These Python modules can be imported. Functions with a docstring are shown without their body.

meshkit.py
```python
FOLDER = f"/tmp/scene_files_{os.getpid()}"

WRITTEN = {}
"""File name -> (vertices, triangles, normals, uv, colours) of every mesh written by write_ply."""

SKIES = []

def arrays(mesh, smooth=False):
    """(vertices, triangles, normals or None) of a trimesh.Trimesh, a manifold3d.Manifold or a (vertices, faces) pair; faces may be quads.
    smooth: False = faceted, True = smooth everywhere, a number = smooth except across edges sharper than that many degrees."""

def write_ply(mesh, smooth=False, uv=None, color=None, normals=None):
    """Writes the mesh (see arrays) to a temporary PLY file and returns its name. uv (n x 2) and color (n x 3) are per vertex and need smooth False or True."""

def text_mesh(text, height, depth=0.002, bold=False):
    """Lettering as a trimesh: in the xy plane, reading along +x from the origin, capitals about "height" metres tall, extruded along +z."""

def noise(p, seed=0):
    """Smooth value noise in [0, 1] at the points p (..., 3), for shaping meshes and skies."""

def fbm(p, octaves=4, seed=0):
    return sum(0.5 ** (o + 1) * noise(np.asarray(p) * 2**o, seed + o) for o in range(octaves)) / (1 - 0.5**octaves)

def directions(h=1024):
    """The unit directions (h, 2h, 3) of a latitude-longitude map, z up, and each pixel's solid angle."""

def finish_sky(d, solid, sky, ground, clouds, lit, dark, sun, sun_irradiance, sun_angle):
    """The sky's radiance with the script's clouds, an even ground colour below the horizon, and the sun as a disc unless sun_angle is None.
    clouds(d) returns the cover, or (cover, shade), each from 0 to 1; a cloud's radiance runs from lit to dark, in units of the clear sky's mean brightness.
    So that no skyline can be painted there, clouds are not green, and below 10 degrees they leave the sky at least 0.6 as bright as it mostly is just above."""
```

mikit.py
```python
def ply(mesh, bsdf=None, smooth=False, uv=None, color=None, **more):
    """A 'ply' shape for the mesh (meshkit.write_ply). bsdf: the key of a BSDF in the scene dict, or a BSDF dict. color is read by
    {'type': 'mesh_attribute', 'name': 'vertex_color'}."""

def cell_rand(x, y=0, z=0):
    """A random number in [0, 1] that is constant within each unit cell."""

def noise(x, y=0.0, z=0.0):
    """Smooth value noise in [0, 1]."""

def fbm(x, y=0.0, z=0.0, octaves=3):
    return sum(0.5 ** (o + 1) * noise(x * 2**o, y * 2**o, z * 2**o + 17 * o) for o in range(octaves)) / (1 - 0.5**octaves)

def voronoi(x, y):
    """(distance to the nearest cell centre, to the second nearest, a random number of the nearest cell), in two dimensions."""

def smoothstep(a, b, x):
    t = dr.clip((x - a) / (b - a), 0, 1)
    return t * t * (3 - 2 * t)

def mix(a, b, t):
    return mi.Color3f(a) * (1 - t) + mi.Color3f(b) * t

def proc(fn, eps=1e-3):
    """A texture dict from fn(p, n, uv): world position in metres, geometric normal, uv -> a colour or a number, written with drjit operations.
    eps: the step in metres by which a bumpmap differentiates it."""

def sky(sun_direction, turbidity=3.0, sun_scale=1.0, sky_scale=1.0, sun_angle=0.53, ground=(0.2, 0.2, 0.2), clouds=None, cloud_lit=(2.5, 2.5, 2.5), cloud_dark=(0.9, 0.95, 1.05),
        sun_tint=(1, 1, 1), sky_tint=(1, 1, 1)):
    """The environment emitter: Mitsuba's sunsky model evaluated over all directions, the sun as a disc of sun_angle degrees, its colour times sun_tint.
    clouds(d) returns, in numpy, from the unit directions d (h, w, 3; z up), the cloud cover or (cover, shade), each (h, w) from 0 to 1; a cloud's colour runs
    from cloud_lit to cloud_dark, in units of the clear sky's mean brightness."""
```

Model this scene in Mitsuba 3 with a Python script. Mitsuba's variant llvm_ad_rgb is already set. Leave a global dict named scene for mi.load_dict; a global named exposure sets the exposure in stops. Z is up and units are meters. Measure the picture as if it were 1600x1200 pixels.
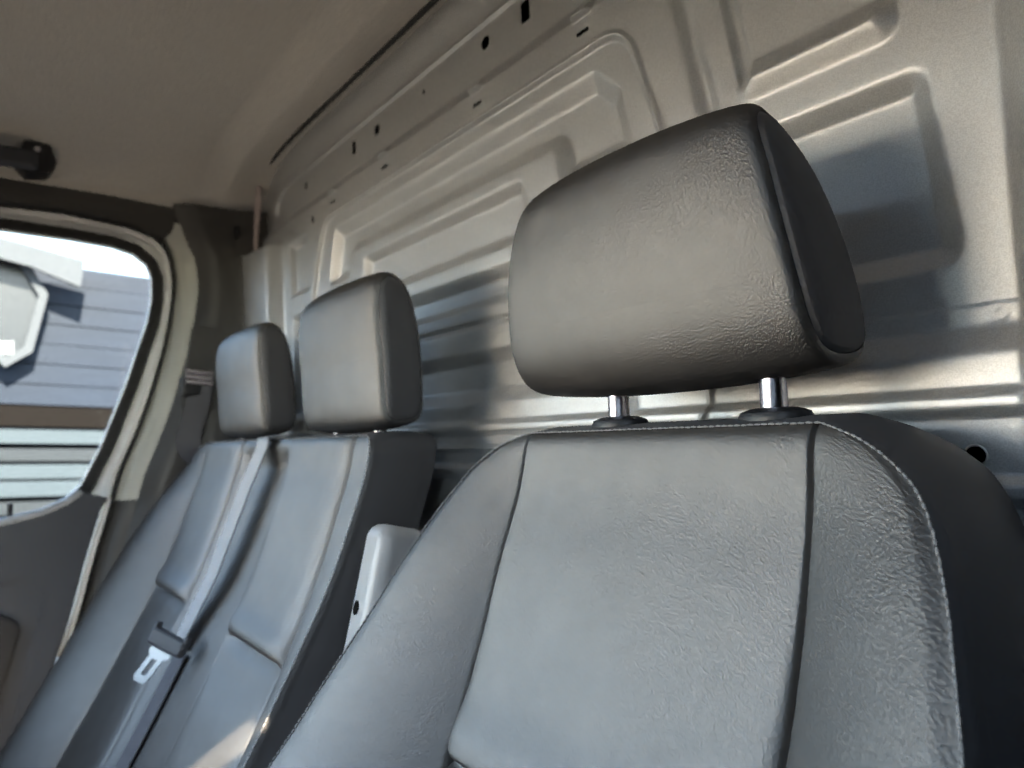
import math, random, numpy as np, trimesh, manifold3d, shapely
from shapely.geometry import Polygon, LineString, Point
from scipy.interpolate import PchipInterpolator
import drjit as dr
import mitsuba as mi
import mikit, meshkit
from mikit import proc, noise, fbm, voronoi, smoothstep, mix

T = mi.ScalarTransform4f
scene, labels = {}, {}
rng = np.random.default_rng(7)

# ---------------------------------------------------------------- camera, sky, exposure
S = 0.87                                   # drawing units -> metres
ORG = np.array([0.0, 0.0, 1.75])           # the drawing's origin is the eye point, 1.75 m above the road
RIGHT, DOWN, FWD = np.array([[.611, .790, -.048], [-.078, 0, -.997], [-.788, .613, .062]])
scene['camera'] = {
    'type': 'thinlens', 'fov': math.degrees(2 * math.atan(800 / 1109.)), 'fov_axis': 'x',
    'to_world': T().look_at(origin=ORG.tolist(), target=(ORG + FWD).tolist(), up=(-DOWN).tolist()),
    'aperture_radius': 0.0021, 'focus_distance': 0.53, 'near_clip': 0.02, 'far_clip': 400.0}
SUN = np.array([1.0, -.1, .775])


def clouds(d):
    n = meshkit.fbm(d * np.array([2.2, 2.2, 5.0]) + 3.1, 4, 5)
    return np.clip((n - .55) / .2, 0, 1) * .6, np.clip((n - .6) / .3, 0, 1) * .4


scene['sky'] = mikit.sky(SUN, turbidity=3, sky_tint=(1.18, 1.0, .80), sun_tint=(.97, 1.0, 1.03), clouds=clouds, ground=(.25, .24, .22))
exposure = 6.5


# ---------------------------------------------------------------- helpers
def W(v):
    return np.asarray(v, float) * S + ORG


def num(key):
    if key not in scene and key not in labels:
        return key
    k = 1
    while f'{key}_{k:03d}' in scene or f'{key}_{k:03d}' in labels:
        k += 1
    return f'{key}_{k:03d}'


def thing(name, label, cat, group=None, kind=None):
    key = num(name)
    labels[key] = {'label': label, 'category': cat}
    if group: labels[key]['group'] = group
    if kind: labels[key]['kind'] = kind
    return key


def put(key, vf, mat, smooth=False, uv=None, label=None, kind=None, raw=False):
    key = num(key)
    v, f = vf
    v = np.asarray(v, float)
    scene[key] = mikit.ply((v if raw else W(v), np.asarray(f, int)), mat, smooth=smooth, uv=uv)
    d = {}
    if label: d['label'] = label
    if kind: d['kind'] = kind
    if d: labels[key] = {**labels.get(key, {}), **d}
    return key


def vf(m):
    if hasattr(m, 'to_mesh'):
        q = m.to_mesh()
        return np.array(q.vert_properties[:, :3], float), np.array(q.tri_verts)
    return np.array(m.vertices), np.array(m.faces)


def join(*ms):
    V, F, n = [], [], 0
    for v, f in ms:
        V.append(np.asarray(v, float)); F.append(np.asarray(f, int) + n); n += len(v)
    return np.vstack(V), np.vstack(F)


def quads(n, m, loop=False):
    i, j = np.meshgrid(np.arange(n - 1), np.arange(m if loop else m - 1), indexing='ij')
    a, b = i * m + j, i * m + (j + 1) % m
    q = np.stack([a, b, b + m, a + m], -1).reshape(-1, 4)
    return np.vstack([q[:, [0, 1, 2]], q[:, [0, 2, 3]]])


def grid(P):
    n, m = P.shape[:2]
    return P.reshape(-1, 3), quads(n, m)


def lin(a, b, n):
    """n stations from a to b, denser at both ends."""
    t = np.linspace(0, 1, n)
    return a + (b - a) * (.55 * t + .45 * (.5 - .5 * np.cos(np.pi * t)))


def sst(a, b, x):
    t = np.clip((x - a) / (b - a), 0, 1)
    return t * t * (3 - 2 * t)


def curve(tab):
    a = np.array(tab, float)
    return PchipInterpolator(a[:, 0], a[:, 1], extrapolate=True)


def tube(pts, r, n=10, cap=True):
    p = np.asarray(pts, float)
    r = np.broadcast_to(r, (len(p),))
    t = np.gradient(p, axis=0)
    t /= np.linalg.norm(t, axis=1, keepdims=True) + 1e-12
    a = np.cross(t, [0.31, 0.2, 0.93] if abs(t[:, 2]).mean() < .8 else [1.0, .1, 0])
    a /= np.linalg.norm(a, axis=1, keepdims=True)
    b = np.cross(t, a)
    th = np.arange(n) * 2 * np.pi / n
    v = (p[:, None] + r[:, None, None] * (np.cos(th)[:, None] * a[:, None] + np.sin(th)[:, None] * b[:, None])).reshape(-1, 3)
    f = quads(len(p), n, True)
    if cap:
        k = len(v)
        v = np.vstack([v, p[:1], p[-1:]])
        i = np.arange(n)
        f = np.vstack([f, np.stack([(i + 1) % n, i, i * 0 + k], 1), np.stack([k - n + i, k - n + (i + 1) % n, i * 0 + k + 1], 1)])
    return v, f


def rbox(c, h, r, R=None, seg=16):
    """A box with half sizes h and edges rounded to r about c, turned by the matrix R (columns = its axes)."""
    h = np.maximum(np.asarray(h, float) - r, 1e-4)
    sp = manifold3d.Manifold.sphere(r, seg)
    m = manifold3d.Manifold.batch_hull([sp.translate((sx * h[0], sy * h[1], sz * h[2])) for sx in (-1, 1) for sy in (-1, 1) for sz in (-1, 1)])
    v, f = vf(m)
    if R is not None: v = v @ np.asarray(R).T
    return v + np.asarray(c, float), f


def slab(poly, x0, x1, bevel=0.0):
    """The polygon (y, z) as a plate between x0 (far) and x1 (towards the cab's middle), its inner edge bevelled."""
    out = []
    for g in getattr(poly, 'geoms', [poly]):
        if bevel:
            def ring(b, x):
                return trimesh.creation.extrude_polygon(g.buffer(-b, join_style=1), 1e-4, engine='earcut'), x
            base = trimesh.creation.extrude_polygon(g, (x1 - x0) - bevel, engine='earcut')
            v, f = vf(base)
            out.append((np.c_[v[:, 2] + x0, v[:, 0], v[:, 1]], f))
            for k in range(1, 5):
                a = k / 4 * np.pi / 2
                q = g.buffer(-bevel * (1 - math.cos(a)))
                if q.is_empty: continue
                for qq in getattr(q, 'geoms', [q]):
                    v, f = vf(trimesh.creation.extrude_polygon(qq, bevel * (math.sin(a) - math.sin(a - np.pi / 8)), engine='earcut'))
                    out.append((np.c_[v[:, 2] + x1 - bevel + bevel * math.sin(a - np.pi / 8), v[:, 0], v[:, 1]], f))
        else:
            v, f = vf(trimesh.creation.extrude_polygon(g, x1 - x0, engine='earcut'))
            out.append((np.c_[v[:, 2] + x0, v[:, 0], v[:, 1]], f))
    return join(*out)


def sdf(poly, x, y):
    """Signed distance (inside negative) to a polygon, numpy."""
    p = np.asarray(poly, float)
    d = np.full(x.shape, 1e9); ins = np.zeros(x.shape, bool)
    for (ax, ay), (bx, by) in zip(p, np.roll(p, -1, 0)):
        ex, ey = bx - ax, by - ay
        t = np.clip(((x - ax) * ex + (y - ay) * ey) / (ex * ex + ey * ey), 0, 1)
        d = np.minimum(d, np.hypot(x - ax - t * ex, y - ay - t * ey))
        c = (ay > y) != (by > y)
        ins ^= c & (x < (bx - ax) * (y - ay) / (by - ay + 1e-15) + ax)
    return np.where(ins, -d, d)


def ramp(a, b, x, e=.10):
    """From 0 at a to 1 at b along a straight flank with small rounded corners."""
    t = (x - a) / (b - a)
    q = lambda v: (v + np.sqrt(v * v + e * e)) / 2
    return q(t) - q(t - 1)


def rpoly(pts, r):
    """The polygon with its corners rounded to r."""
    g = Polygon(pts).buffer(-r).buffer(2 * r).buffer(-r)
    return np.array(g.exterior.coords)[:-1]


# ---------------------------------------------------------------- materials
def two(b): return {'type': 'twosided', 'bsdf': b}


def rgb(*c): return {'type': 'rgb', 'value': list(c)}


def bump(tex, b, scale=1.0): return two({'type': 'bumpmap', 'tex': tex, 'scale': scale, 'bsdf': b})


def leather_h(p, n, uv):
    x, y = uv.x * 330, uv.y * 330
    wx, wy = noise(x * .45, y * .45, 3.0) - .5, noise(x * .45, y * .45, 9.0) - .5
    a, b, _ = voronoi(x * .8 + wx * 1.3, y + wy * 1.3)
    amp = .45 + .9 * noise(uv.x * 14, uv.y * 14, 1.7)
    fine = noise(x * 3.1, y * 3.1, 5.0)
    return (smoothstep(0.0, .45, b - a) * amp + fine * .12) * 1.2e-4


def leather_c(p, n, uv):
    return mix((.032, .0312, .030), (.042, .0410, .0395), fbm(uv.x * 30, uv.y * 30, 2.0))


scene['leather'] = bump(proc(leather_h, 2.5e-4), {'type': 'roughplastic', 'diffuse_reflectance': proc(leather_c), 'int_ior': 2.12, 'alpha': .33, 'specular_reflectance': rgb(1.0, .965, .94)})


def soft_h(p, n, uv):
    return (noise(uv.x * 900, uv.y * 900, 0.0) * .6 + noise(uv.x * 400, uv.y * 400, 4.0)) * 3.0e-5


scene['side_leather'] = bump(proc(leather_h, 2.5e-4), {'type': 'principled', 'base_color': rgb(.062, .061, .064), 'roughness': .52, 'specular': .45}, .6)


def paint_h(p, n, uv):
    return (noise(p.x * 900, p.z * 900, p.y * 900) + .6 * noise(p.x * 420, p.z * 420, 3.0)) * 3.2e-5


def paint_c(p, n, uv):
    g = noise(p.x * 1300, p.z * 1300, 8.0) * .8 + fbm(p.x * 9, p.z * 9, 2.0) * .35 - .08
    return mix((.43, .43, .428), (.57, .57, .568), g)


scene['silver'] = bump(proc(paint_h, 4e-4), {'type': 'principled', 'base_color': proc(paint_c), 'roughness': .47, 'metallic': .66, 'specular': .5})
scene['silver_plain'] = two({'type': 'principled', 'base_color': rgb(.60, .59, .575), 'roughness': .40, 'metallic': .85})


def felt_c(p, n, uv):
    g = noise(p.x * 60, p.y * 900, p.z * 300) * .6 + noise(p.x * 500, p.y * 500, p.z * 500) * .4
    return mix((.50, .468, .432), (.64, .602, .556), g)


def felt_h(p, n, uv):
    return (noise(p.x * 120, p.y * 800, p.z * 300) + noise(p.x * 700, p.y * 700, p.z * 700)) * 1.5e-4


scene['felt'] = bump(proc(felt_h, 4e-4), {'type': 'diffuse', 'reflectance': proc(felt_c)})


def grain_h(p, n, uv):
    return (noise(p.x * 800, p.y * 800, p.z * 800) + noise(p.x * 1500, p.y * 1500, p.z * 1500) * .5) * 5e-5


def plastic(c, r=.5, sp=.4): return bump(proc(grain_h, 3e-4), {'type': 'principled', 'base_color': rgb(*c), 'roughness': r, 'specular': sp})


scene['grey_plastic'] = plastic((.062, .060, .057), .42)
scene['lit_plastic'] = plastic((.50, .50, .455), .4)  # pillar plastic paled where its bevel catches the windscreen light
scene['dark_plastic'] = plastic((.046, .049, .057), .5)
scene['black_plastic'] = plastic((.016, .016, .018), .42)
scene['arm_plastic'] = plastic((.30, .30, .305), .36, .6)
scene['rubber'] = two({'type': 'principled', 'base_color': rgb(.012, .012, .012), 'roughness': .45, 'specular': .4})
scene['white_paint'] = two({'type': 'principled', 'base_color': rgb(.80, .80, .80), 'roughness': .3, 'specular': .5, 'clearcoat': .4})
scene['chrome'] = two({'type': 'roughconductor', 'material': 'Cr', 'alpha': .13})
scene['steel'] = two({'type': 'roughconductor', 'material': 'Cr', 'alpha': .22})
scene['thread'] = two({'type': 'diffuse', 'reflectance': rgb(.26, .26, .265)})


def web_h(p, n, uv):
    return (dr.sin(uv.x * 2 * np.pi * 520) * .6 + dr.sin((uv.y + dr.abs(uv.x * .5)) * 2 * np.pi * 420)) * 6e-5


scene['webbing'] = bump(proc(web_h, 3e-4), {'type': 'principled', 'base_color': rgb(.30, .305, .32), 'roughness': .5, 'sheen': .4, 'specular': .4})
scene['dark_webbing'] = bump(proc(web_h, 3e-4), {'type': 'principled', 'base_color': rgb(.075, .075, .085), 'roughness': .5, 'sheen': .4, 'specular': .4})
scene['tongue_steel'] = two({'type': 'principled', 'base_color': rgb(.30, .31, .315), 'metallic': .8, 'roughness': .4})
scene['pane_glass'] = {'type': 'thindielectric', 'specular_transmittance': rgb(.38, .415, .455)}
scene['pink_foam'] = two({'type': 'diffuse', 'reflectance': rgb(.55, .45, .44)})
scene['shell'] = two({'type': 'diffuse', 'reflectance': rgb(.05, .05, .05)})
scene['pitch'] = two({'type': 'diffuse', 'reflectance': rgb(.008, .008, .008)})


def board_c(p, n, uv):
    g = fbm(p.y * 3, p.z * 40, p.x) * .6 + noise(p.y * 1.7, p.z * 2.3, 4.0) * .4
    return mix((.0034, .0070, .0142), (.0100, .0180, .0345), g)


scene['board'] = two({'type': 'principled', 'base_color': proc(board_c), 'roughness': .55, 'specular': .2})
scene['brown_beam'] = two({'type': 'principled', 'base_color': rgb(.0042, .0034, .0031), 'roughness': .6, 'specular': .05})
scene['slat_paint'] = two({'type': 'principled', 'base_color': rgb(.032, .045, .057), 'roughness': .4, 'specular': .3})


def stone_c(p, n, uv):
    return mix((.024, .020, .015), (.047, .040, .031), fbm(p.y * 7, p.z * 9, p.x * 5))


scene['bounce_white'] = two({'type': 'diffuse', 'reflectance': rgb(.68, .675, .665)})  # pale tone of the added wall that throws sunlight into the cab
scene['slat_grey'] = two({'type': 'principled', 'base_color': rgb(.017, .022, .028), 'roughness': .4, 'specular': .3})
scene['glare_white'] = two({'type': 'diffuse', 'reflectance': rgb(.062, .070, .080)})  # bright tone of the shapes added for reflections in the pane
scene['glare_fill'] = two({'type': 'principled', 'base_color': rgb(.011, .0145, .019), 'roughness': .3})  # dimmer middle of the hexagon added for a pane reflection
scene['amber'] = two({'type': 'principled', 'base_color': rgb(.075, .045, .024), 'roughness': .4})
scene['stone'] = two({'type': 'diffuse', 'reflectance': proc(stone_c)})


def road_c(p, n, uv):
    return mix((.060, .058, .055), (.085, .082, .078), fbm(p.x * 1.3, p.y * 1.3, 0.0) * .7 + .3 * noise(p.x * 60, p.y * 60, 1.0))


scene['road_surface'] = two({'type': 'diffuse', 'reflectance': proc(road_c)})

# ---------------------------------------------------------------- ground and the cab's shell
put('ground', (np.array([[-150, -150, 0], [150, -150, 0], [150, 150, 0], [-150, 150, 0.]]), np.array([[0, 1, 2], [0, 2, 3]])), 'road_surface', raw=True, label='dark asphalt yard under and around the van')
labels['ground']['kind'] = 'structure'


def boxvf(x0, x1, y0, y1, z0, z1):
    v = np.array([[x, y, z] for x in (x0, x1) for y in (y0, y1) for z in (z0, z1)], float)
    f = np.array([[0, 1, 3], [0, 3, 2], [4, 6, 7], [4, 7, 5], [0, 4, 5], [0, 5, 1], [2, 3, 7], [2, 7, 6], [0, 2, 6], [0, 6, 4], [1, 5, 7], [1, 7, 3]])
    return v, f


XL, XR, YB = -2.07, .14, .68
put('cab_floor', boxvf(XL - .06, XR, -1.6, YB + 1.2, -1.12, -1.10), 'shell')
labels['cab_floor'] = {'label': 'dark floor of the van cab', 'kind': 'structure'}
# outer skin: roof, added right wall, front bulkhead under the windscreen, scuttle, cargo space
put('van_shell', join(
    boxvf(XL - .14, XR + .03, -.78, YB + 1.2, .845, .86),                      # roof skin
    boxvf(XR, XR + .02, -.20, YB + 1.2, -1.12, .49),                           # right wall added to shut out light, slot left for the sun patch
    boxvf(XR, XR + .02, -.78, -.20, -1.12, .12),
    boxvf(XR, XR + .02, -.78, -.62, -.02, .49),
    boxvf(XR, XR + .02, -.78, YB + 1.2, .555, .85),
    boxvf(XR, XR + .02, .207, YB + 1.2, .49, .555),
    boxvf(XL - .10, XL - .08, YB - .02, YB + 1.2, -1.12, .85),                 # left side of the cargo space
    boxvf(XL - .10, XR, YB + 1.18, YB + 1.2, -1.12, .85),                      # rear of the cargo space
    boxvf(XL - .10, XR, -1.62, -1.58, -1.12, -.20),                            # front wall
    boxvf(XL - .10, XR, -1.58, -.80, -.22, -.16),                              # dashboard top
    boxvf(XL - .05, XR, -.82, -.80, -.75, -.22),                               # dashboard face
    boxvf(XL - .10, XL - .02, -1.60, -.70, -1.12, -.20),                       # left side ahead of the door
    boxvf(XR - .02, XR, -1.60, -.78, -1.12, .85),
    boxvf(XL - .05, XR, -1.02, -.68, .365, .40),                                # shelf above the windscreen
    boxvf(XL - .05, XR, -1.05, -1.00, .365, .86)), 'pitch')
put('van_bonnet', rbox((-1.0, -2.12, -.86), (1.0, .49, .12), .06, None, 20), 'white_paint', smooth=50)
labels['van_bonnet'] = {'label': 'white bonnet of the van ahead of the windscreen', 'kind': 'structure'}
labels['van_shell'] = {'label': 'dark outer shell of the van around the cab', 'kind': 'structure'}

# ---------------------------------------------------------------- headliner
def head_z(x, y):
    z = .800 - .012 * sst(-.3, .45, y)
    z = z - .036 * sst(.515, .592, y) + .006 * sst(.60, .66, y)
    t = np.clip((-1.62 - x) / .43, 0, 1)
    side = .15 * (1 - np.sqrt(np.maximum(1 - t ** 2.3, 0)))
    return z - side * np.where(y > .5, 1 - .18 * sst(.5, .66, y), 1)


hx = np.concatenate([np.linspace(XL + .02, -1.6, 90) , np.linspace(-1.59, XR, 40)])
hy = np.concatenate([np.linspace(-.78, .4, 40), np.linspace(.405, .695, 60)])
gx, gy = np.meshgrid(hx, hy, indexing='ij')
hz = head_z(gx, gy) + (meshkit.fbm(np.stack([gx * 5, gy * 5, gx * 0], -1), 3, 3) - .5) * .006
hk = thing('headliner', 'brownish grey felt headliner curving down above the passenger door', 'headliner')
put(hk + '__roof_lining', grid(np.stack([gx, gy, hz], -1)), 'felt', smooth=True)
# side strip from the cove's foot down to the door header and pillar
sy = np.linspace(-.78, .69, 60)
zt = head_z(np.full_like(sy, XL + .02), sy)
put(hk + '__side_lining', grid(np.stack([np.stack([np.full_like(sy, XL + .02 - .01 * k), sy, zt + (.645 - zt) * k], -1) for k in np.linspace(0, 1, 5)], 1)), 'felt', smooth=True)

# ---------------------------------------------------------------- bulkhead
def level(x, z):
    """Depth of the pressed panel away from the seats."""
    d = np.zeros_like(x)
    xl = -1.66 + .10 * (.45 - z).clip(-.1, .25)
    # big bead frame
    q = rpoly([(-1.565, .515), (-.60, .515), (-.51, .21), (-.49, -.03), (-1.70, -.03), (-1.66, .30), (-1.625, .40)], .055)
    s = sdf(q, x, z)
    d += -.0050 * np.exp(-(s / .0042) ** 2) + .003 * sst(.006, -.006, s)
    # inverted U channel
    q = rpoly([(-1.52, .482), (-.665, .482), (-.618, .44), (-.598, .350), (-.745, .350), (-.752, .405), (-1.44, .405), (-1.455, .350), (-1.565, .350)], .016)
    s = sdf(q, x, z)
    d += .014 * ramp(.0, -.024, s)
    # recess under it
    q = rpoly([(-1.375, .384), (-.832, .384), (-.806, .288), (-1.39, .288)], .018)
    s = sdf(q, x, z)
    d += .011 * ramp(.0, -.019, s)
    # steps behind the headrests, between the two upright edges
    m = sst(-1.56, -1.52, x) * sst(-.60, -.64, x)
    st = np.zeros_like(x)
    for z0, z1, a in ((.264, .242, 1), (.217, .203, -1), (.131, .110, 1)):
        st = st + a * ramp(z0, z1, z)
    d += .011 * np.clip(st, -1, 2) * m + .004 * np.exp(-((z - .176) / .0045) ** 2) * m
    # full-width steps and swages
    full = sst(-1.86, -1.80, x)
    d += (-.011 * ramp(.067, .043, z) * (m * 1 + (1 - m) * 1) - .0075 * np.exp(-((z - .003) / .0095) ** 4)) * full
    d += -.007 * np.exp(-((z + .070) / .010) ** 4) * full
    for zz in (-.19, -.21, -.33, -.46):
        d += -.006 * np.exp(-((z - zz) / .010) ** 4) * full
    # upright swages right of the frame
    d += .007 * np.exp(-((x + .512 - .20 * (.50 - z)) / .011) ** 2) * sst(.13, .2, z)
    d += .006 * np.exp(-((x + .446 - .16 * (.466 - z)) / .008) ** 4) * sst(.352, .372, z)
    # short capsule rib
    q = rpoly([(-.440, .381), (-.278, .381), (-.270, .346), (-.440, .346)], .016)
    s = sdf(q, x, z)
    d += -.009 * ramp(.004, -.016, s)
    # recess behind the driver's headrest
    q = rpoly([(-.70, .308), (-.252, .308), (-.232, .122), (-.72, .122)], .02)
    s = sdf(q, x, z)
    d += .011 * ramp(.0, -.020, s) * sst(-.72, -.62, x)
    # sheet joint with spot welds
    d += .0009 * sst(.0838, .0852, z) * sst(-.60, -.56, x)
    for wx in (-.260, -.212, -.308, -.356, -.845):
        r = np.hypot(x - wx, z - .0765)
        d += .0006 * np.exp(-((r - .0052) / .0018) ** 2)
    # left flank: pockets and the edge that turns forward
    for q in ([(-1.80, .510), (-1.682, .510), (-1.672, .365), (-1.80, .365)], [(-1.79, .315), (-1.70, .315), (-1.70, .05), (-1.79, .05)]):
        s = sdf(rpoly(q, .008), x, z)
        d += .012 * ramp(.0, -.016, s)
    d += -.030 * sst(-1.835, -1.88, x) * sst(.532, .518, z) - .10 * np.clip(-1.88 - x, 0, 1)
    # right edge turns forward
    d += -.04 * sst(-.20, -.15, x)
    return d


def beam_level(x, z):
    d = np.zeros_like(x)
    d += .016 * ramp(.565, .592, z)                                             # step up into the beam
    notch = np.zeros_like(x)
    for nx in (-.676, -.930, -1.259, -1.514):
        notch = np.maximum(notch, sst(.022, .014, np.abs(x - nx)) * sst(.583, .575, z))
    d -= .010 * notch * sst(.562, .566, z)
    q = rpoly([(-1.93, .600), (-1.905, .655), (-1.84, .681), (.3, .681), (.3, .600)], .012)
    s = sdf(q, x, z)
    d += -.0050 * np.exp(-(s / .004) ** 2) * sst(.61, .63, z)
    d += -.016 * sst(.685, .76, z)
    return d


def sheet(xs, zs, fn, y0, holes):
    gx, gz = np.meshgrid(xs, zs, indexing='ij')
    h = min(xs[1] - xs[0], zs[1] - zs[0])
    inside = np.zeros(gx.shape, bool)
    for hole in holes:
        e = 1e-4
        f = lambda a, b: hole(a, b)
        s = f(gx, gz)
        near = np.abs(s) < .8 * h
        gxn = (f(gx + e, gz) - f(gx - e, gz)) / (2 * e); gzn = (f(gx, gz + e) - f(gx, gz - e)) / (2 * e)
        gx = np.where(near, gx - s * gxn, gx); gz = np.where(near, gz - s * gzn, gz)
    v = np.stack([gx, y0 + fn(gx, gz), gz], -1)
    vv, ff = grid(v)
    c = vv[ff].mean(1)
    keep = np.ones(len(ff), bool)
    for hole in holes:
        keep &= hole(c[:, 0], c[:, 2]) > 0
    return vv, ff[keep]


def circ(cx, cz, r, e=1.0):
    return lambda x, z: (np.hypot((x - cx) / e, z - cz) - r)


def rect(cx, cz, a, b, r=.002):
    return lambda x, z: np.hypot(np.maximum(np.abs(x - cx) - a + r, 0), np.maximum(np.abs(z - cz) - b + r, 0)) + np.minimum(np.maximum(np.abs(x - cx) - a + r, np.abs(z - cz) - b + r), 0) - r


bk = thing('bulkhead', 'silver painted pressed steel bulkhead with ribs and holes behind all the seats', 'partition')
xs = np.arange(-2.13, -.03, .0026)
put(bk + '__pressed_panel', sheet(xs, np.arange(-.42, .5415, .0021), lambda x, z: 1.25 * level(x, z), YB, [circ(-.234, -.041, .0085), rect(-1.636, .5325, .006, .009)]), 'silver', smooth=True)
holes = [circ(-.921, .647, .0125), rect(-.814, .647, .0105, .0165), circ(-1.316, .643, .0125), rect(-1.426, .643, .009, .0145), circ(-1.122, .646, .0045), circ(-1.711, .642, .011), rect(-.60, .647, .0105, .0165), circ(-1.66, .652, .002)]
holes += [rect(nx, .5415, .012, .0028, .0012) for nx in (-.676, -.930, -1.259, -1.514)]
put(bk + '__lower_panel', boxvf(-2.13, XR, YB - .004, YB + .004, -1.12, -.415), 'silver_plain')
put(bk + '__roof_beam', sheet(xs, np.arange(.5385, .80, .0023), beam_level, YB - .0014, holes), 'silver', smooth=True, label='upper beam of the bulkhead pierced by black holes')
# flat corner bracket and the dark rubber strip where the headliner meets the beam
put(bk + '__roof_seal', tube([(x, YB - .006 - .016, .757 - .018 * sst(-1.7, -1.97, x)) for x in np.linspace(-2.0, XR, 60)], .0055, 8), 'rubber', smooth=True)

for hx_, hz_, hr_, y_ in ((-.234, -.041, .0085, YB + 1.25 * float(level(np.array([-.234]), np.array([-.041]))[0])), (-.921, .647, .0125, YB + .0146), (-1.316, .643, .0125, YB + .0146), (-1.711, .642, .011, YB + .0146)):
    a = np.linspace(0, 2 * np.pi, 41)
    put(bk + '__hole_lip', tube(np.c_[hx_ + hr_ * np.cos(a), np.full(41, y_ + .0004), hz_ + hr_ * np.sin(a)], .0011, 8, False), 'silver_plain', smooth=True)

# ---------------------------------------------------------------- seats
PZ = curve([(-.2, .52), (0, .49), (.05, .48), (.12, .455), (.2, .425), (.3, .38), (.45, .30), (.7, .155), (1.0, -.02)])   # front of a backrest against depth below its top


def leather_put(key, P, uvs, mat='leather', label=None, relief=0.0):
    P, uvs = np.asarray(P, float), np.asarray(uvs, float)
    if relief: P = grain(P, uvs, relief)
    v, f = grid(P)
    return put(key, (v, f), mat, smooth=True, uv=np.asarray(uvs).reshape(-1, 2) * S, label=label)


def hash2(i, j, k):
    h = (i.astype(np.int64) * 374761393 + j.astype(np.int64) * 668265263 + k * 2147483647) & 0xFFFFFFFF
    h = ((h ^ (h >> 13)) * 1274126177) & 0xFFFFFFFF
    return ((h ^ (h >> 16)) & 0xFFFFFF) / 16777215.0


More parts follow.
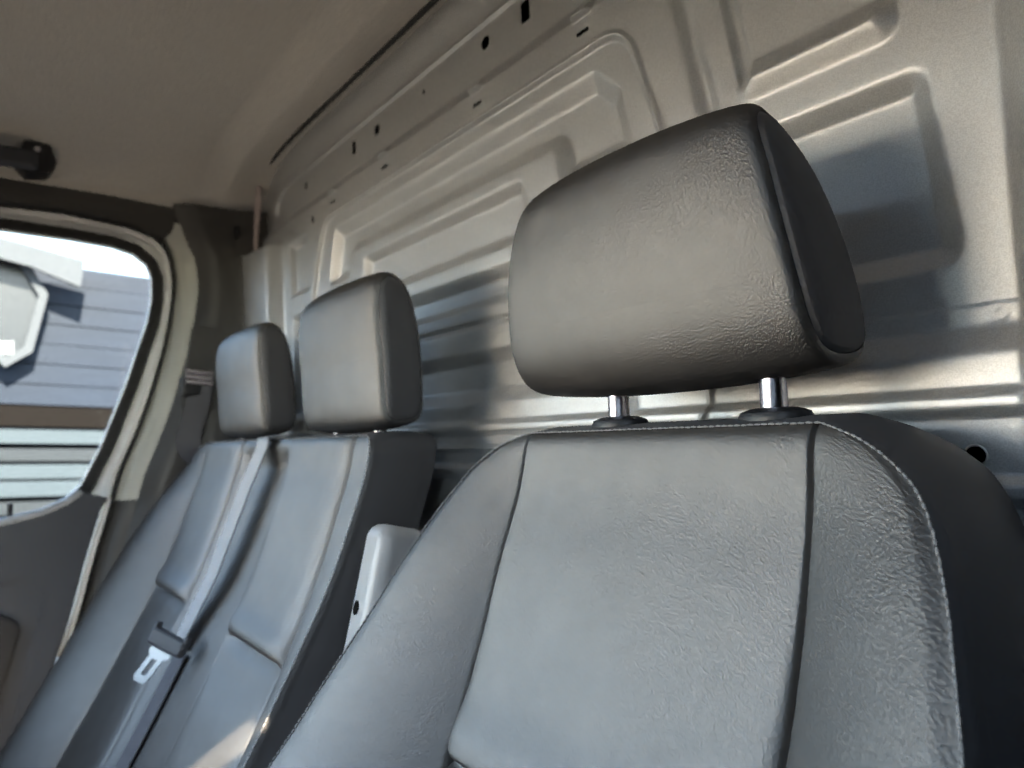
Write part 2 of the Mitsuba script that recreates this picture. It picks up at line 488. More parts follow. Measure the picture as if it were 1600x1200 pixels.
def grain(P, uv, amp=2.6e-4, cells=315.0, fade=None):
    """Leather grain as relief: every pebble of the hide is geometry."""
    x, y = uv[..., 0] * cells, uv[..., 1] * cells
    q = np.stack([x * .42, y * .42, x * 0], -1)
    x = x * .82 + (meshkit.noise(q, 1) - .5) * 1.5
    y = y + (meshkit.noise(q, 2) - .5) * 1.5
    d1, d2 = np.full(x.shape, 9.0), np.full(x.shape, 9.0)
    ix, iy = np.floor(x), np.floor(y)
    for a in (-1, 0, 1):
        for b in (-1, 0, 1):
            cx, cy = ix + a, iy + b
            d = np.hypot(cx + hash2(cx, cy, 1) - x, cy + hash2(cx, cy, 2) - y)
            d2 = np.where(d < d1, d1, np.minimum(d2, d)); d1 = np.minimum(d, d1)
    h = sst(0, .30, d2 - d1) * (1 - .35 * d1) * (.75 + .5 * meshkit.noise(np.stack([uv[..., 0] * 13, uv[..., 1] * 13, x * 0], -1), 3))
    if fade is not None: h = h * fade
    n = np.cross(np.gradient(P, axis=1), np.gradient(P, axis=0))
    n /= np.linalg.norm(n, axis=-1, keepdims=True) + 1e-12
    mid = n[n.shape[0] // 2, n.shape[1] // 2]
    return P + n * (h * amp)[..., None]


def fabric_noise(x, z, a, k=9.0, seed=1):
    return (meshkit.fbm(np.stack([x * k, z * k, x * 0 + seed], -1), 3, seed) - .5) * a


def headrest(key, cx, w, prof, crown=.012, side_bulge=.016, soft=.003, posts=(), base_z=0.0, seed=1, wtab=None, fine=False):
    """A padded headrest: a wrap panel over front, top and back, a padded panel at each end, two posts."""
    tck = np.asarray(prof, float)
    t = np.arange(len(tck) + 1)
    from scipy.interpolate import CubicSpline
    cs = CubicSpline(t, np.vstack([tck, tck[:1]]), bc_type='periodic')
    n = 820 if fine else 120
    u = np.linspace(0, len(tck), n + 1)
    pr = cs(u); dp = cs(u, 1)
    nr = np.stack([dp[:, 1], -dp[:, 0]], 1)
    nr /= np.linalg.norm(nr, axis=1, keepdims=True)
    cen = tck.mean(0)
    if ((pr - cen) * nr).sum() < 0: nr = -nr
    arc = np.concatenate([[0], np.cumsum(np.linalg.norm(np.diff(pr, axis=0), axis=1))])
    s = lin(-1, 1, 420 if fine else 90)
    ss = np.sign(s) * (1 - (1 - np.abs(s)) ** 1.25)
    edge = (1 - np.abs(ss)) * w
    dip = -.0070 * np.exp(-edge / .0026) - soft * np.exp(-(edge / .014)) + crown * (1 - np.abs(ss) ** 2.2)
    wc = curve(wtab)
    zt = lambda z: wc(np.clip(z, wtab[0][0], wtab[-1][0])) / w
    P = np.zeros((n + 1, len(s), 3)); UV = np.zeros((n + 1, len(s), 2))
    for j in range(len(s)):
        q = pr + nr * dip[j]
        P[:, j] = np.c_[cx + ss[j] * w * zt(q[:, 1]), q]
        UV[:, j] = np.c_[np.full(n + 1, ss[j] * w), arc]
    wob = fabric_noise(P[..., 0], P[..., 2] + P[..., 1], .0035, 11, seed)
    wob *= sst(0, .02, edge)[None, :]
    P[..., 1] += wob
    put_key = leather_put(key, P, UV, relief=2.6e-4 if fine else 0)
    for sg in (1, -1):
        j = -1 if sg > 0 else 0
        ring = P[:, j, 1:]
        c = ring.mean(0)
        rows, uvr = [], []
        for k in np.concatenate([np.linspace(0, .25, 24 if fine else 12), np.linspace(.27, 1, 60 if fine else 14)]):
            rr = c + (ring - c) * (1 - k)
            out = side_bulge * (1 - (1 - min(k / .55, 1)) ** 2.6) + .003 * sst(.0, .06, k) - .001
            rows.append(np.c_[cx + sg * (w * zt(rr[:, 1]) + out), rr]); uvr.append(rr)
        leather_put(key + '__side_panel', np.array(rows), np.array(uvr), 'side_leather', relief=2.8e-4 if fine else 0)
    for px, py, z0, z1 in posts:
        put(key + '__post', tube([(px, py, z0), (px, py, z1 - .02), (px, py, z1)], .0112, 24), 'chrome', smooth=40)
    return put_key


def stitches(key, pts, step=.0062, r=.0011, lift=(0, -.0012, 0)):
    p = np.asarray(pts, float)
    arc = np.concatenate([[0], np.cumsum(np.linalg.norm(np.diff(p, axis=0), axis=1))])
    out = []
    k = np.arange(step, arc[-1] - step, step)
    at = lambda a: np.array([np.interp(a, arc, p[:, i]) for i in range(3)])
    for a in k:
        o = np.asarray(lift) + rng.normal(0, .00012, 3)
        A, B = at(a - step * .40) + o, at(a + step * .40) + o
        out.append(tube([A, (A + B) / 2 + np.asarray(lift) * .35, B], [r * .55, r, r * .55], 6))
    return put(key, join(*out), 'thread', smooth=True, kind='stuff')


# --- driver's seat
ds = thing('driver_seat', 'nearest charcoal leather seat with chrome headrest posts and stitched side bolsters', 'seat')
XC = -.443
WD = curve([(0, .168), (.004, .182), (.010, .199), (.024, .224), (.045, .247), (.09, .270), (.14, .286), (.2, .302), (.3, .325), (.4, .342), (.8, .350)])
FD = curve([(0, .0), (.02, .009), (.045, .021), (.1, .042), (.18, .068), (.28, .096), (.4, .120), (.8, .125)])
CD = curve([(0, .1655), (.06, .168), (.15, .172), (.3, .170), (.8, .168)])


def drv(s, d):
    """Front of the driver's backrest: y at side offset s and depth d below the top."""
    c, w, F = CD(d), WD(d), FD(d)
    a = np.abs(s)
    t = np.clip((a - c) / np.maximum(w - c, 1e-4), 0, 1)
    y = PZ(d)
    pillow = -(.0015 + .0075 * sst(.07, .24, d)) * (1 - np.clip(a / c, 0, 1) ** (80 - 62 * sst(.05, .26, d)))
    bol = -F * (1 - (1 - t) ** 1.7) + .004 * sst(.86, 1.0, t) * sst(0, .05, d)
    y = y + np.where(a <= c, pillow, bol * 1.0) + .0040 * np.exp(-((a - c) / .0016) ** 2)
    y = y + .012 * np.exp(-((d - .312) / .006) ** 2) * (a <= c) - .006 * np.exp(-((d - .285) / .025) ** 2) * (a <= c)
    y = y + .010 * np.exp(-(d / .007))                                          # rolled top edge
    y = y + fabric_noise(s + 5, d, .004, 8, 4) * sst(0, .03, d)
    return y


ZD = .007
dd = np.concatenate([np.linspace(0, .03, 30), np.linspace(.031, .40, 440), np.linspace(.402, .56, 60)])
def drv_patch(key, f0, f1, n, mat='leather'):
    rows, uvr = [], []
    for d in dd:
        s = lin(f0(d), f1(d), n)
        rows.append(np.c_[XC + s, drv(s, np.full(n, d)), np.full(n, -d - ZD)])
        uvr.append(np.c_[s, np.full(n, d * 1.12)])
    return leather_put(key, np.array(rows), np.array(uvr), mat, relief=2.6e-4)


drv_patch(ds + '__centre_panel', lambda d: -CD(d), lambda d: CD(d), 400)
drv_patch(ds + '__bolster', lambda d: CD(d), lambda d: WD(d), 160)
drv_patch(ds + '__bolster', lambda d: -WD(d), lambda d: -CD(d), 190)


def perimeter(key, left, right, fn, dmax, depth, x0, mat='side_leather', round_out=.010, n=40, zd=0.0):
    """The strip that runs round the backrest from its front edge to its back."""
    du = np.concatenate([np.linspace(dmax, .05, 60), np.linspace(.048, 0, 40)])
    L = [(left(d), d) for d in du]; R = [(right(d), d) for d in du[::-1]]
    top = [(a, 0.0) for a in np.linspace(left(0), right(0), 60)[1:-1]]
    o = np.array(L + top + R)
    y = np.array([float(fn(np.array([a]), np.array([d]))[0]) for a, d in o])
    p = np.c_[o[:, 0], -o[:, 1] - zd]
    t = np.gradient(p, axis=0)
    k = np.ones(7) / 7
    t = np.stack([np.convolve(np.pad(t[:, i], 3, mode='edge'), k, 'valid') for i in (0, 1)], 1)
    nn = np.stack([-t[:, 1], t[:, 0]], 1); nn /= np.linalg.norm(nn, axis=1, keepdims=True) + 1e-12
    back = np.maximum(PZ(o[:, 1]) + depth, y + .02)
    rows, uvr = [], []
    arc = np.concatenate([[0], np.cumsum(np.linalg.norm(np.diff(p, axis=0), axis=1))])
    for b in np.linspace(0, 1, n):
        out = round_out * math.sin(math.pi * min(b * 1.15, 1)) - .03 * max(b - .75, 0) ** 2 * 12 * .25 + .0015 * math.exp(-((b - .05) / .04) ** 2)
        rows.append(np.c_[x0 + p[:, 0] + nn[:, 0] * out, y + (back - y) * b, p[:, 1] + nn[:, 1] * out * .6])
        uvr.append(np.c_[arc, y + (back - y) * b])
    leather_put(key, np.array(rows), np.array(uvr), mat)
    return np.c_[x0 + p[:, 0], y, p[:, 1]], rows[-1]


edge, rear = perimeter(ds + '__side_panel', lambda d: -float(WD(d)), lambda d: float(WD(d)), drv, .56, .125, XC, zd=ZD)
stitches(ds + '__stitching', edge[(edge[:, 2] > -.42)], lift=(0, -.0008, .0004))
put(ds + '__back_shell', (np.vstack([rear, [[XC, .52, -.3]]]), np.array([[i, i + 1, len(rear)] for i in range(len(rear) - 1)])), 'dark_plastic')
DPROF = [(.484, .105), (.479, .155), (.481, .205), (.490, .240), (.513, .258), (.537, .246), (.560, .210), (.579, .155), (.589, .105), (.592, .066), (.584, .044), (.552, .036), (.522, .039), (.503, .052), (.491, .074)]
headrest(ds + '__headrest', -.4555, .174, DPROF, crown=.009, side_bulge=.007, posts=((-.517, .542, -.03, .06), (-.338, .542, -.03, .06)), seed=3, wtab=[(.02, .178), (.08, .176), (.12, .172), (.19, .160), (.235, .147), (.27, .135)], fine=True)
for px in (-.517, -.338):
    prof = [(0, -.004), (.0250, -.004), (.0262, .003), (.0240, .0085), (.0170, .0118), (.0124, .0125), (.0114, .0118), (.0114, -.004)]
    a = np.linspace(0, 2 * np.pi, 33)
    v = np.array([[(px + r * 1.25 * math.cos(q), .542 + r * math.sin(q), z * .9 - .0045) for q in a] for r, z in prof])
    put(ds + '__post_sleeve', grid(v), 'black_plastic', smooth=35)
# folded armrest on its inboard side
Rm = np.eye(3); al = math.radians(15)
Rm[:, 1] = (0, math.cos(al), -math.sin(al)); Rm[:, 2] = (0, math.sin(al), math.cos(al))
top = np.array([-.836, .452, -.126])
cen = top - Rm[:, 2] * .20
put(ds + '__armrest', rbox(cen, (.031, .036, .205), .020, Rm, 32), 'arm_plastic', smooth=50, label='grey plastic folded armrest')
hc = cen + Rm[:, 2] * .098 - Rm[:, 1] * .0365 + np.array([-.006, 0, 0])
a = np.linspace(0, 2 * np.pi, 24, endpoint=False)
put(ds + '__armrest__screw_hole', (np.vstack([[hc], hc + .0075 * (np.cos(a)[:, None] * Rm[:, 0] + np.sin(a)[:, None] * Rm[:, 2] * 1.2)]), np.array([[0, i + 1, (i + 1) % 24 + 1] for i in range(24)])), 'pitch')

# --- double passenger bench
bs = thing('bench_seat', 'double passenger bench in charcoal leather with two headrests, beside the far door', 'seat')
XRB = curve([(0, -1.012), (.004, -.996), (.012, -.984), (.03, -.977), (.2, -.976), (.35, -.977), (.8, -.98)])
XLB = curve([(0, -1.905), (.006, -1.925), (.02, -1.955), (.05, -1.982), (.1, -2.0), (.2, -2.018), (.4, -2.03), (.9, -2.03)])
FL = curve([(0, 0), (.04, .012), (.085, .028), (.17, .060), (.26, .083), (.4, .095), (.9, .10)])
FR = curve([(0, 0), (.1, .002), (.2, .007), (.35, .020), (.5, .028), (.9, .03)])
PADS = ((-1.305, -1.040), (-1.885, -1.600))


def bench(x, d):
    y = PZ(d)
    xr, xl = XRB(d), XLB(d)
    tr = np.clip((x + 1.040) / np.maximum(xr + 1.040, 1e-3), 0, 1)
    tl = np.clip((-1.885 - x) / np.maximum(-1.885 - xl, 1e-3), 0, 1)
    y = y - FR(d) * (1 - (1 - tr) ** 2) - FL(d) * (1 - (1 - tl) ** 1.6)
    low = sst(.322, .345, d)
    for a, b in PADS:
        c, h = (a + b) / 2, (b - a) / 2
        q = np.clip(np.abs(x - c) / h, 0, 1)
        ins = np.abs(x - c) <= h
        y = y + np.where(ins, -(.010 * (1 - low) + .007 * low) * (1 - q ** 8), 0)
        y = y + .003 * np.exp(-((np.abs(x - c) - h) / .003) ** 2)
        y = y + np.where(ins, (1 - q ** 6) * (.020 * np.exp(-((d - .333) / .008) ** 2) - .010 * np.exp(-((d - .305) / .018) ** 2) + .010 * sst(.333, .34, d) * sst(.44, .35, d)), 0)
    v = sst(-1.600, -1.56, x) * sst(-1.305, -1.345, x)
    y = y + .016 * v * sst(0, .06, d)
    y = y + .008 * np.exp(-(d / .006))
    return y + fabric_noise(x + 9, d, .004, 7, 6) * sst(0, .03, d)


dtop = np.concatenate([np.linspace(0, .03, 16), np.linspace(.034, .333, 70)])
dlow = np.linspace(.333, .95, 70)


def bench_patch(key, f0, f1, ds_, n, label=None):
    rows, uvr = [], []
    for d in ds_:
        x = lin(f0(d), f1(d), n)
        rows.append(np.c_[x, bench(x, np.full(n, d)), np.full(n, -d)])
        uvr.append(np.c_[x, np.full(n, d * 1.12)])
    return leather_put(key, np.array(rows), np.array(uvr), 'leather', label)


dall = np.concatenate([dtop, dlow[1:]])
for a, b in PADS:
    bench_patch(bs + '__backrest_pad', lambda d: a, lambda d: b, dtop, 60)
    bench_patch(bs + '__lumbar_pad', lambda d: a, lambda d: b, dlow, 60)
bench_patch(bs + '__centre_strip', lambda d: -1.600, lambda d: -1.305, dall, 40)
bench_patch(bs + '__bolster', lambda d: -1.040, XRB, dall, 30)
bench_patch(bs + '__bolster', XLB, lambda d: -1.885, dall, 40)
edge, rear = perimeter(bs + '__side_panel', lambda d: float(XLB(d)), lambda d: float(XRB(d)), bench, .95, .120, 0.0, round_out=.008)
i0 = int(np.argmax(edge[:, 0] > -1.95))
stitches(bs + '__stitching', edge[i0:], step=.007)
put(bs + '__back_shell', (np.vstack([rear, [[-1.5, .50, -.4]]]), np.array([[i, i + 1, len(rear)] for i in range(len(rear) - 1)])), 'dark_plastic')
put(bs + '__seat_cushion', rbox((-1.5, -.18, -.86), (.52, .33, .09), .05, None, 24), 'side_leather', smooth=50)
BPROF = [(.503, .12), (.500, .16), (.501, .205), (.509, .240), (.532, .258), (.556, .250), (.572, .222), (.583, .17), (.587, .11), (.587, .055), (.580, .024), (.553, .012), (.522, .014), (.508, .032), (.504, .070)]
headrest(bs + '__headrest', -1.140, .158, BPROF, crown=.007, side_bulge=.006, posts=((-1.22, .545, -.03, .05), (-1.06, .545, -.03, .05)), seed=5, wtab=[(0, .160), (.15, .160), (.22, .157), (.27, .148)])
headrest(bs + '__headrest', -1.690, .160, BPROF, crown=.007, side_bulge=.006, posts=((-1.77, .545, -.03, .05), (-1.61, .545, -.03, .05)), seed=6, wtab=[(0, .162), (.15, .162), (.22, .159), (.27, .150)])

# --- lap and shoulder belt lying over the bench
bt = thing('seat_belt', 'grey webbing seat belt lying down the middle of the passenger bench', 'seat belt')


def strap(key, pts, wid, mat='webbing', nrm=None):
    """A flat belt along pts (centre line); wid: its width vector at each point."""
    p, w = np.asarray(pts, float), np.asarray(wid, float)
    arc = np.concatenate([[0], np.cumsum(np.linalg.norm(np.diff(p, axis=0), axis=1))])
    u = np.linspace(-.5, .5, 9)
    P = p[:, None] + u[None, :, None] * w[:, None]
    uv = np.stack([np.broadcast_to(u[None] * np.linalg.norm(w, axis=1)[:, None], P.shape[:2]), np.broadcast_to(arc[:, None], P.shape[:2])], -1)
    t = np.gradient(p, axis=0)
    n = np.cross(t, w); n /= np.linalg.norm(n, axis=1, keepdims=True)
    th = .0012
    A, B = P + n[:, None] * th, P - n[:, None] * th
    ring = np.concatenate([A, B[:, ::-1], A[:, :1]], 1)
    uvr = np.concatenate([uv, uv[:, ::-1], uv[:, :1]], 1)
    return put(key, grid(ring), mat, smooth=30) if uv is None else put(key, grid(ring), mat, smooth=True, uv=uvr.reshape(-1, 2) * S)


dl = np.linspace(-.004, .395, 40)
cxs = np.interp(dl, [0, .09, .26, .38], [-1.428, -1.452, -1.472, -1.530])
yy = np.array([float(bench(np.array([-1.45]), np.array([max(d, .03)]))[0]) for d in dl])
yy = np.minimum(yy, np.interp(dl, [0, .4], [yy[0] + .004, yy[-1]])) - .016
pts = np.c_[cxs, yy, -dl]
wid = np.c_[np.interp(dl, [0, .03, .08], [.062, .066, .074]), np.zeros(40), np.interp(dl, [0, .1, .4], [.0, .004, .010])]
pre = np.array([(-1.432, .60, .0), (-1.431, .545, .010)])
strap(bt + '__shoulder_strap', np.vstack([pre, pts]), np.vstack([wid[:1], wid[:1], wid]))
dl2 = np.linspace(.405, .95, 40)
yy2 = np.array([float(bench(np.array([-1.5]), np.array([d]))[0]) for d in dl2]) - .004
cx2 = np.interp(dl2, [.4, .6, .95], [-1.515, -1.525, -1.55])
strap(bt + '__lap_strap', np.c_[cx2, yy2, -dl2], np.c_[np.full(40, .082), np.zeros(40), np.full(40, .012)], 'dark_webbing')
up = np.array([.10, .42, .90]); up /= np.linalg.norm(up)
ac = np.array([.80, .60, .02]); ac -= up * (ac @ up); ac /= np.linalg.norm(ac)
no = np.cross(ac, up)
Rb = np.stack([ac, no, up], 1)
bc = np.array([-1.466, .304, -.366])
put(bt + '__slider', rbox(bc, (.042, .010, .016), .007, Rb, 20), 'dark_plastic', smooth=50)
for sg in (-1, 1):
    put(bt + '__slider_arm', rbox(bc + ac * sg * .038 + up * .013, (.005, .008, .012), .005, Rb, 16), 'dark_plastic', smooth=50)
tng = Polygon([(-.024, 0), (.024, 0), (.024, -.010), (.016, -.018), (.016, -.070), (.010, -.080), (-.010, -.080), (-.016, -.070), (-.016, -.018), (-.024, -.010)]).difference(Polygon([(-.006, -.022), (.006, -.022), (.006, -.062), (-.006, -.062)]))
v, f = vf(trimesh.creation.extrude_polygon(tng, .003, engine='earcut'))
tl = -ac * .25 + -up * 1.0
put(bt + '__tongue', (bc - no * .0 + v[:, :1] * ac + (v[:, 1:2] - .012) * (up + ac * .30) * .80 + (v[:, 2:] + .004) * -no * np.sign(no[1]) * 1.0 + ac * .006 + np.array([0, -.006, -.004]), f), 'tongue_steel')

# ---------------------------------------------------------------- passenger door
pd = thing('passenger_door', 'far van door with dark trim, black window seal and white painted frame', 'door')
XD = -2.05
win = np.array([(-.72, .50), (-.40, .535), (.072, .538), (.216, .532), (.310, .524), (.360, .510), (.392, .484), (.405, .447), (.404, .39), (.393, .33), (.340, .161), (.280, -.001), (.236, -.092), (.205, -.122), (.150, -.143), (.07, -.158), (-.40, -.178), (-.72, -.18)])
winp = Polygon(win).buffer(.012).buffer(-.012)
tv, tf = trimesh.creation.triangulate_polygon(winp.buffer(.02), engine='earcut')
put(pd + '__window_pane', (np.c_[np.full(len(tv), XD - .034), tv], tf), 'pane_glass', label='tinted clear side window pane')
seal = winp.buffer(.026).difference(winp)
cut = shapely.geometry.box(-2, -.125, 2, 2)
put(pd + '__window_seal', slab(seal.intersection(cut), XD - .045, XD - .012, .006), 'rubber', smooth=40)
put(pd + '__seal_lip', slab(winp.buffer(.003).difference(winp.buffer(-.003)).intersection(cut), XD - .040, XD - .022), 'white_paint', smooth=40)
YL = curve([(-.62, .150), (-.45, .215), (-.25, .268), (-.14, .300), (-.08, .316), (0, .348), (.10, .385), (.19, .412), (.28, .436), (.36, .450), (.43, .458), (.50, .452), (.54, .435)])   # the door opening's rear edge, y against z
zz = np.linspace(-.62, .54, 50)
opening = np.array([(-.80, .585), (.20, .598), (.35, .582), (.41, .562)] + [(float(YL(z)), z) for z in zz[::-1]] + [(-.80, -.62)])
opn = Polygon(opening).buffer(.01).buffer(-.01)
frame = opn.buffer(-.004).difference(winp.buffer(.022)).difference(shapely.geometry.box(-2, -2, 2, -.128))
put(pd + '__painted_frame', slab(frame, XD - .06, XD - .034, .006), 'white_paint', smooth=40, label='white painted window frame')
WY = curve([(-.14, .216), (-.092, .236), (0, .280), (.161, .340), (.33, .393), (.39, .404), (.447, .405), (.60, .40)])   # the glass's rear edge
rows = []
for z in np.linspace(-.127, .50, 90):
    a, b = float(WY(z)) + .021, float(YL(z)) - .016
    t = np.linspace(0, 1, 12)
    rows.append(np.c_[XD - .036 + (.6 * (b - a) * sst(.50, .38, z) + .003) * t ** 1.15, a + (b - a) * t, np.full(12, z)])
put(pd + '__painted_frame__reveal', grid(np.array(rows)), 'white_paint', smooth=True)
ring = opn.buffer(-.004).difference(opn.buffer(-.020)).intersection(shapely.geometry.box(-2, -.14, 2, 2))
put(pd + '__frame_lip', slab(ring, XD - .032, XD - .020, .005), 'white_paint', smooth=40)
put(pd + '__door_seal', slab(opn.buffer(.004).difference(opn.buffer(-.003)), XD - .06, XD - .016, .003), 'rubber', smooth=40)
# dark inner trim with its curved top, grab recess and round cap
tr = [(-.80, -.21), (-.40, -.19), (.07, -.168), (.15, -.153), (.205, -.131), (.236, -.108), (.262, -.122), (.285, -.128)]
tr += [(float(YL(z)) - .026, z) for z in np.linspace(-.15, -.62, 14)] + [(.08, -1.05), (-.80, -1.05)]
trim = Polygon(tr).buffer(.004)
pocket = Polygon(rpoly([(-.6, -.30), (.118, -.30), (.155, -.33), (.115, -.52), (.05, -.80), (-.6, -.80)], .03))
pull = Polygon(rpoly([(-.6, -.365), (.065, -.365), (.11, -.40), (.03, -.70), (-.6, -.70)], .03))
pull_in = Polygon(rpoly([(-.6, -.405), (.02, -.405), (.045, -.43), (-.01, -.66), (-.6, -.66)], .02))
put(pd + '__trim_panel', slab(trim.difference(pocket), XD - .05, XD + .016, .010), 'dark_plastic', smooth=40, label='dark plastic inner door trim')
put(pd + '__trim_pocket', slab(pocket.buffer(.004), XD - .05, XD + .002), 'dark_plastic', smooth=40)
put(pd + '__pull_surround', slab(pull.difference(pull_in), XD, XD + .020, .008), 'black_plastic', smooth=40)
put(pd + '__pull_insert', slab(pull_in.buffer(-.002), XD, XD + .008, .003), 'dark_plastic', smooth=40)
cap = Point(.208, -.199).buffer(.0155)
put(pd + '__round_cap', slab(cap, XD + .012, XD + .0185, .002), 'dark_plastic', smooth=40)
put(pd + '__window_ledge', tube([(XD + .004, a, b - .004) for a, b in [(-.80, -.20), (-.40, -.183), (.07, -.160), (.15, -.146), (.205, -.124), (.232, -.100)]], .012, 12), 'arm_plastic', smooth=True)
put(pd + '__lock_pin', tube([(XD + .0, .088, -.165), (XD + .0, .090, -.120)], .006, 10), 'black_plastic', smooth=40)
strip = Polygon([(float(YL(z)) - .0135, z) for z in np.linspace(-.13, -.50, 12)] + [(float(YL(z)) - .003, z) for z in np.linspace(-.50, -.13, 12)])
put(pd + '__edge_strip', slab(strip, XD - .05, XD - .004, .003), 'white_paint', smooth=40, label='narrow white painted edge of the door')

# ---------------------------------------------------------------- B pillar trim and what is fixed to it
bp = thing('pillar_trim', 'grey plastic pillar cover between the far door and the bulkhead', 'pillar trim')


def pillar(key, z0, z1, mat, dx=0.0, label=None, n=80, off=0.0):
    rows = []
    for z in np.linspace(z0, z1, n):
        y0 = float(YL(min(z, .54))) + .006 - max(z - .54, 0) * .35
        y = np.concatenate([np.linspace(y0 + off, y0 + .13, 30), np.linspace(y0 + .134, .74, 16)])
        x = np.where(y - y0 < .050, XD - .049 + .050 * np.sin(np.arccos(1 - np.clip(y - y0, 0, .054) / .054)), XD + .001 + .030 * np.sin(np.clip((y - y0 - .050) / .06, 0, 1) * np.pi / 2)) + dx
        x = x + .018 * sst(.60, .69, y) + (.010 * sst(.50, .56, y) * sst(.2, .1, z) if z1 < 2 else 0)
        rows.append(np.c_[x, y, np.full_like(y, z)])
    put(key, grid(np.array(rows)), mat, smooth=True, label=label)


pillar(bp + '__upper_cover', -.139, .652, 'grey_plastic', off=.048)
rows = []
for z in np.linspace(-.139, .60, 64):
    y0 = float(YL(min(z, .54))) + .006 - max(z - .54, 0) * .35
    ph = np.linspace(0, .97, 24) * np.pi / 2
    y, x = y0 + .054 * (1 - np.cos(ph)), XD - .046 + .048 * np.sin(ph)
    rows.append(np.c_[x, y, np.full_like(y, z)])
put(bp + '__lit_bevel', grid(np.array(rows)), 'lit_plastic', smooth=True, label='pillar cover edge coloured paler for the windscreen light along the door opening')  # light on the bevel is put into its colour
pillar(bp + '__lower_cover', -.95, -.136, 'grey_plastic', .005)
hdr = Polygon([(-.80, .655), (.20, .668), (.474, .650), (.458, .580), (.428, .556), (.35, .588), (.20, .604), (-.80, .592)])
put(bp + '__door_header', slab(hdr.buffer(-.008).buffer(.008), XD - .05, XD + .004, .016), 'grey_plastic', smooth=40, label='dark header trim above the far window')
XP = XD + .031
plate = Polygon(rpoly([(.492, .318), (.60, .305), (.575, .085), (.457, .095)], .012))
back = shapely.geometry.box(.30, .40, .70, .70).difference(opn.buffer(-.010))
put(bp + '__corner_backing', slab(back, XD - .075, XD - .064), 'rubber')
put(bp + '__belt_plate', slab(plate, XP - .01, XP + .010, .004), 'grey_plastic', smooth=40)
put(bp + '__coat_hook', rbox((XP + .008, .612, .585), (.010, .005, .017), .0045, None, 16), 'black_plastic', smooth=50)
put(bp + '__edge_foam', tube([(XP + .05, .664, .735), (XP + .046, .660, .66), (XP + .036, .655, .56), (XP + .030, .652, .50)], [.006, .009, .006, .004], 8), 'pink_foam', smooth=True, label='pinkish foam strip peeping from the pillar gap')
pb = thing('pillar_belt', 'dark belt hanging from the ribbed metal guide on the far pillar', 'seat belt')
put(pb + '__anchor', rbox((XP + .020, .488, .150), (.016, .036, .030), .012, None, 20), 'black_plastic', smooth=50)
for k in range(3):
    put(pb + '__guide_rib', tube([(XP + .038, .462, .190 - k * .014), (XP + .040, .528, .184 - k * .014)], .0065, 12), 'steel', smooth=40)
hp = np.array([(XP + .034, .500, .165), (XP + .034, .494, .11), (XP + .026, .482, .06), (XP + .024, .470, .01), (XP + .04, .475, -.03), (XP + .08, .51, -.06)])
hq = np.stack([PchipInterpolator(np.arange(6), hp[:, i])(np.linspace(0, 5, 30)) for i in range(3)], 1)
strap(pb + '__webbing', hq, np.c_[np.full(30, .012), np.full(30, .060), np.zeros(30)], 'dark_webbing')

# ---------------------------------------------------------------- grab handle
gh = thing('grab_handle', 'black plastic grab handle above the far window', 'handle')
XG = -1.985
brk = Polygon(rpoly([(.118, .738), (.165, .738), (.182, .690), (.165, .662), (.12, .655), (.098, .680)], .006))
put(gh + '__bracket', slab(brk, XG - .05, XG + .012, .005), 'black_plastic', smooth=40)
put(gh + '__screw', slab(Point(.142, .714).buffer(.007), XG + .008, XG + .015, .002), 'steel', smooth=40)
put(gh + '__bar', rbox((XG + .02, -.10, .682), (.016, .245, .023), .013, None, 24), 'dark_plastic', smooth=50)

# ---------------------------------------------------------------- outside the far window
bd = thing('building', 'blue grey boarded building seen through the far window', 'building')
XF, tilt = -6.2, math.radians(-3.6)


def bput(key, y0, y1, z0, z1, x0, x1, mat, label=None):
    v, f = boxvf(x0, x1, y0, y1, z0, z1)
    c, s = math.cos(tilt), math.sin(tilt)
    y, z = v[:, 1].copy(), v[:, 2].copy()
    v[:, 1], v[:, 2] = c * y - s * z, s * y + c * z
    return put(bd + '__' + key, (v, f), mat, label=label)


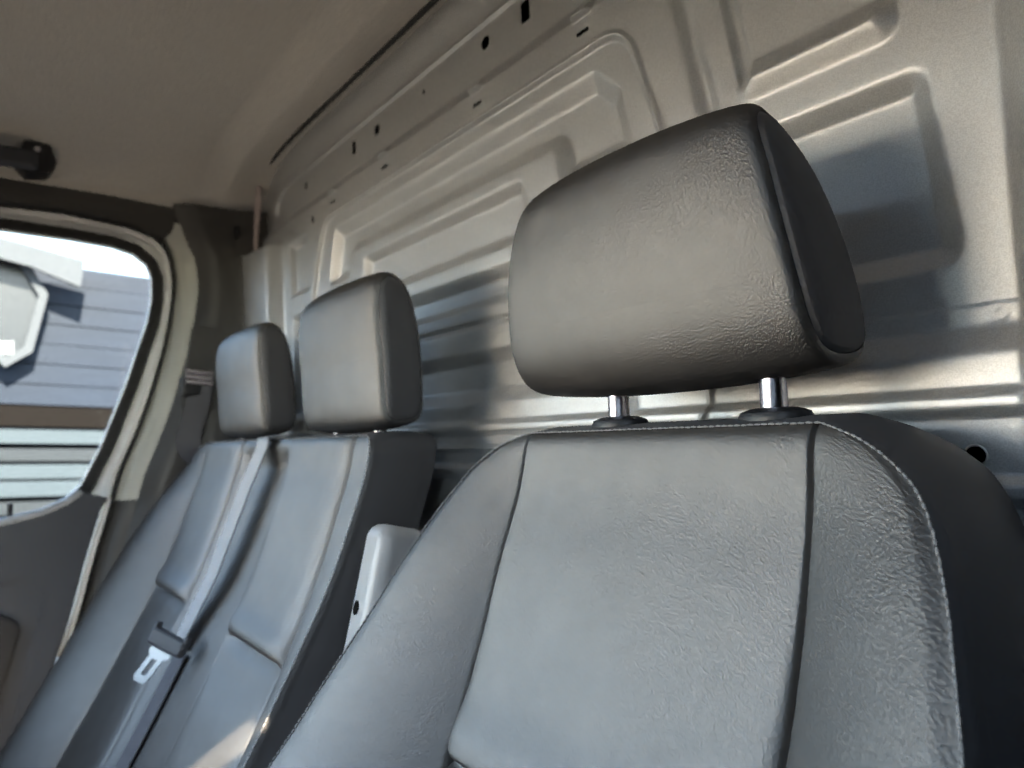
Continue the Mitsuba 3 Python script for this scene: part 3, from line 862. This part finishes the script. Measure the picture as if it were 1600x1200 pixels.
for k in range(7):
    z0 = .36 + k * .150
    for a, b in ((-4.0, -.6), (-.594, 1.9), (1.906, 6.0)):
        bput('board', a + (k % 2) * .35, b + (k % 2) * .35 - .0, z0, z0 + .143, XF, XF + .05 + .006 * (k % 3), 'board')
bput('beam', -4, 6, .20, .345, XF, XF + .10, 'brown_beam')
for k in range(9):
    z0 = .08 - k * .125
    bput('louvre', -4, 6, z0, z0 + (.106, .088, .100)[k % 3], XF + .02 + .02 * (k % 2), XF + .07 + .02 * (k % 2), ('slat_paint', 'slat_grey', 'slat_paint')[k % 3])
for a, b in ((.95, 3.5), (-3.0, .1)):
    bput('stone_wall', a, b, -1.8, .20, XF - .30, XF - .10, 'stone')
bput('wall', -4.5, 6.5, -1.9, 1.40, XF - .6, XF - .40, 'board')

# sunlit house added ahead of the van to light the cab
fb = thing('added_bounce_wall', 'added unseen pale house wall across the yard ahead of the van', 'reflector')
wv, wf = boxvf(-2.1, 2.1, -.4, 0, -2.0, 1.75)
ca, sa = math.cos(math.radians(58)), math.sin(math.radians(58))
wv = np.c_[-sa * wv[:, 1] * -1 + ca * wv[:, 0] - 3.6, -sa * wv[:, 0] + ca * wv[:, 1] - 10.0, wv[:, 2]]
put(fb + '__wall', (wv, wf), 'bounce_white')
db = thing('added_light_block', 'added unseen dark barn ahead of the van to the right', 'blocker')  # unseen block added to cut light from the front right
put(db + '__wall', boxvf(-1.4, 12, -14.0, -12.0, -2.0, 4.0), 'pitch')

# shapes added before the boarded building for reflections in the pane
def bxyz(x, y, z):
    c, q = math.cos(tilt), math.sin(tilt)
    return np.array([x, c * y - q * z, q * y + c * z])


ln = thing('pane_glare', 'white framed hexagonal lantern shape added in place of a window reflection, upper left', 'glare')  # solid shape added for a reflection in the pane
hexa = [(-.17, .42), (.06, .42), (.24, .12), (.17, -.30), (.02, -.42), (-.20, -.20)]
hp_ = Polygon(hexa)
for part, poly, x0, x1, m in (('frame', hp_.difference(hp_.buffer(-.055)), .10, .22, 'glare_white'), ('glass', hp_.buffer(-.05), .12, .16, 'glare_fill')):
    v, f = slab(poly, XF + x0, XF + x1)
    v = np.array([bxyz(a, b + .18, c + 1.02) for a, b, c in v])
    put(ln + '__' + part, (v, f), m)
aw = thing('glint', 'sunlit white awning sheet added for a bright reflection at the top of the far window', 'glint')  # sheet added for another bright reflection in the pane
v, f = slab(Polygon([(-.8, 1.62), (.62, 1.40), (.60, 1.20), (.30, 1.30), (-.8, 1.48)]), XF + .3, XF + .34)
put(aw + '__sheet', (np.array([bxyz(*q) for q in v]), f), 'glare_white')
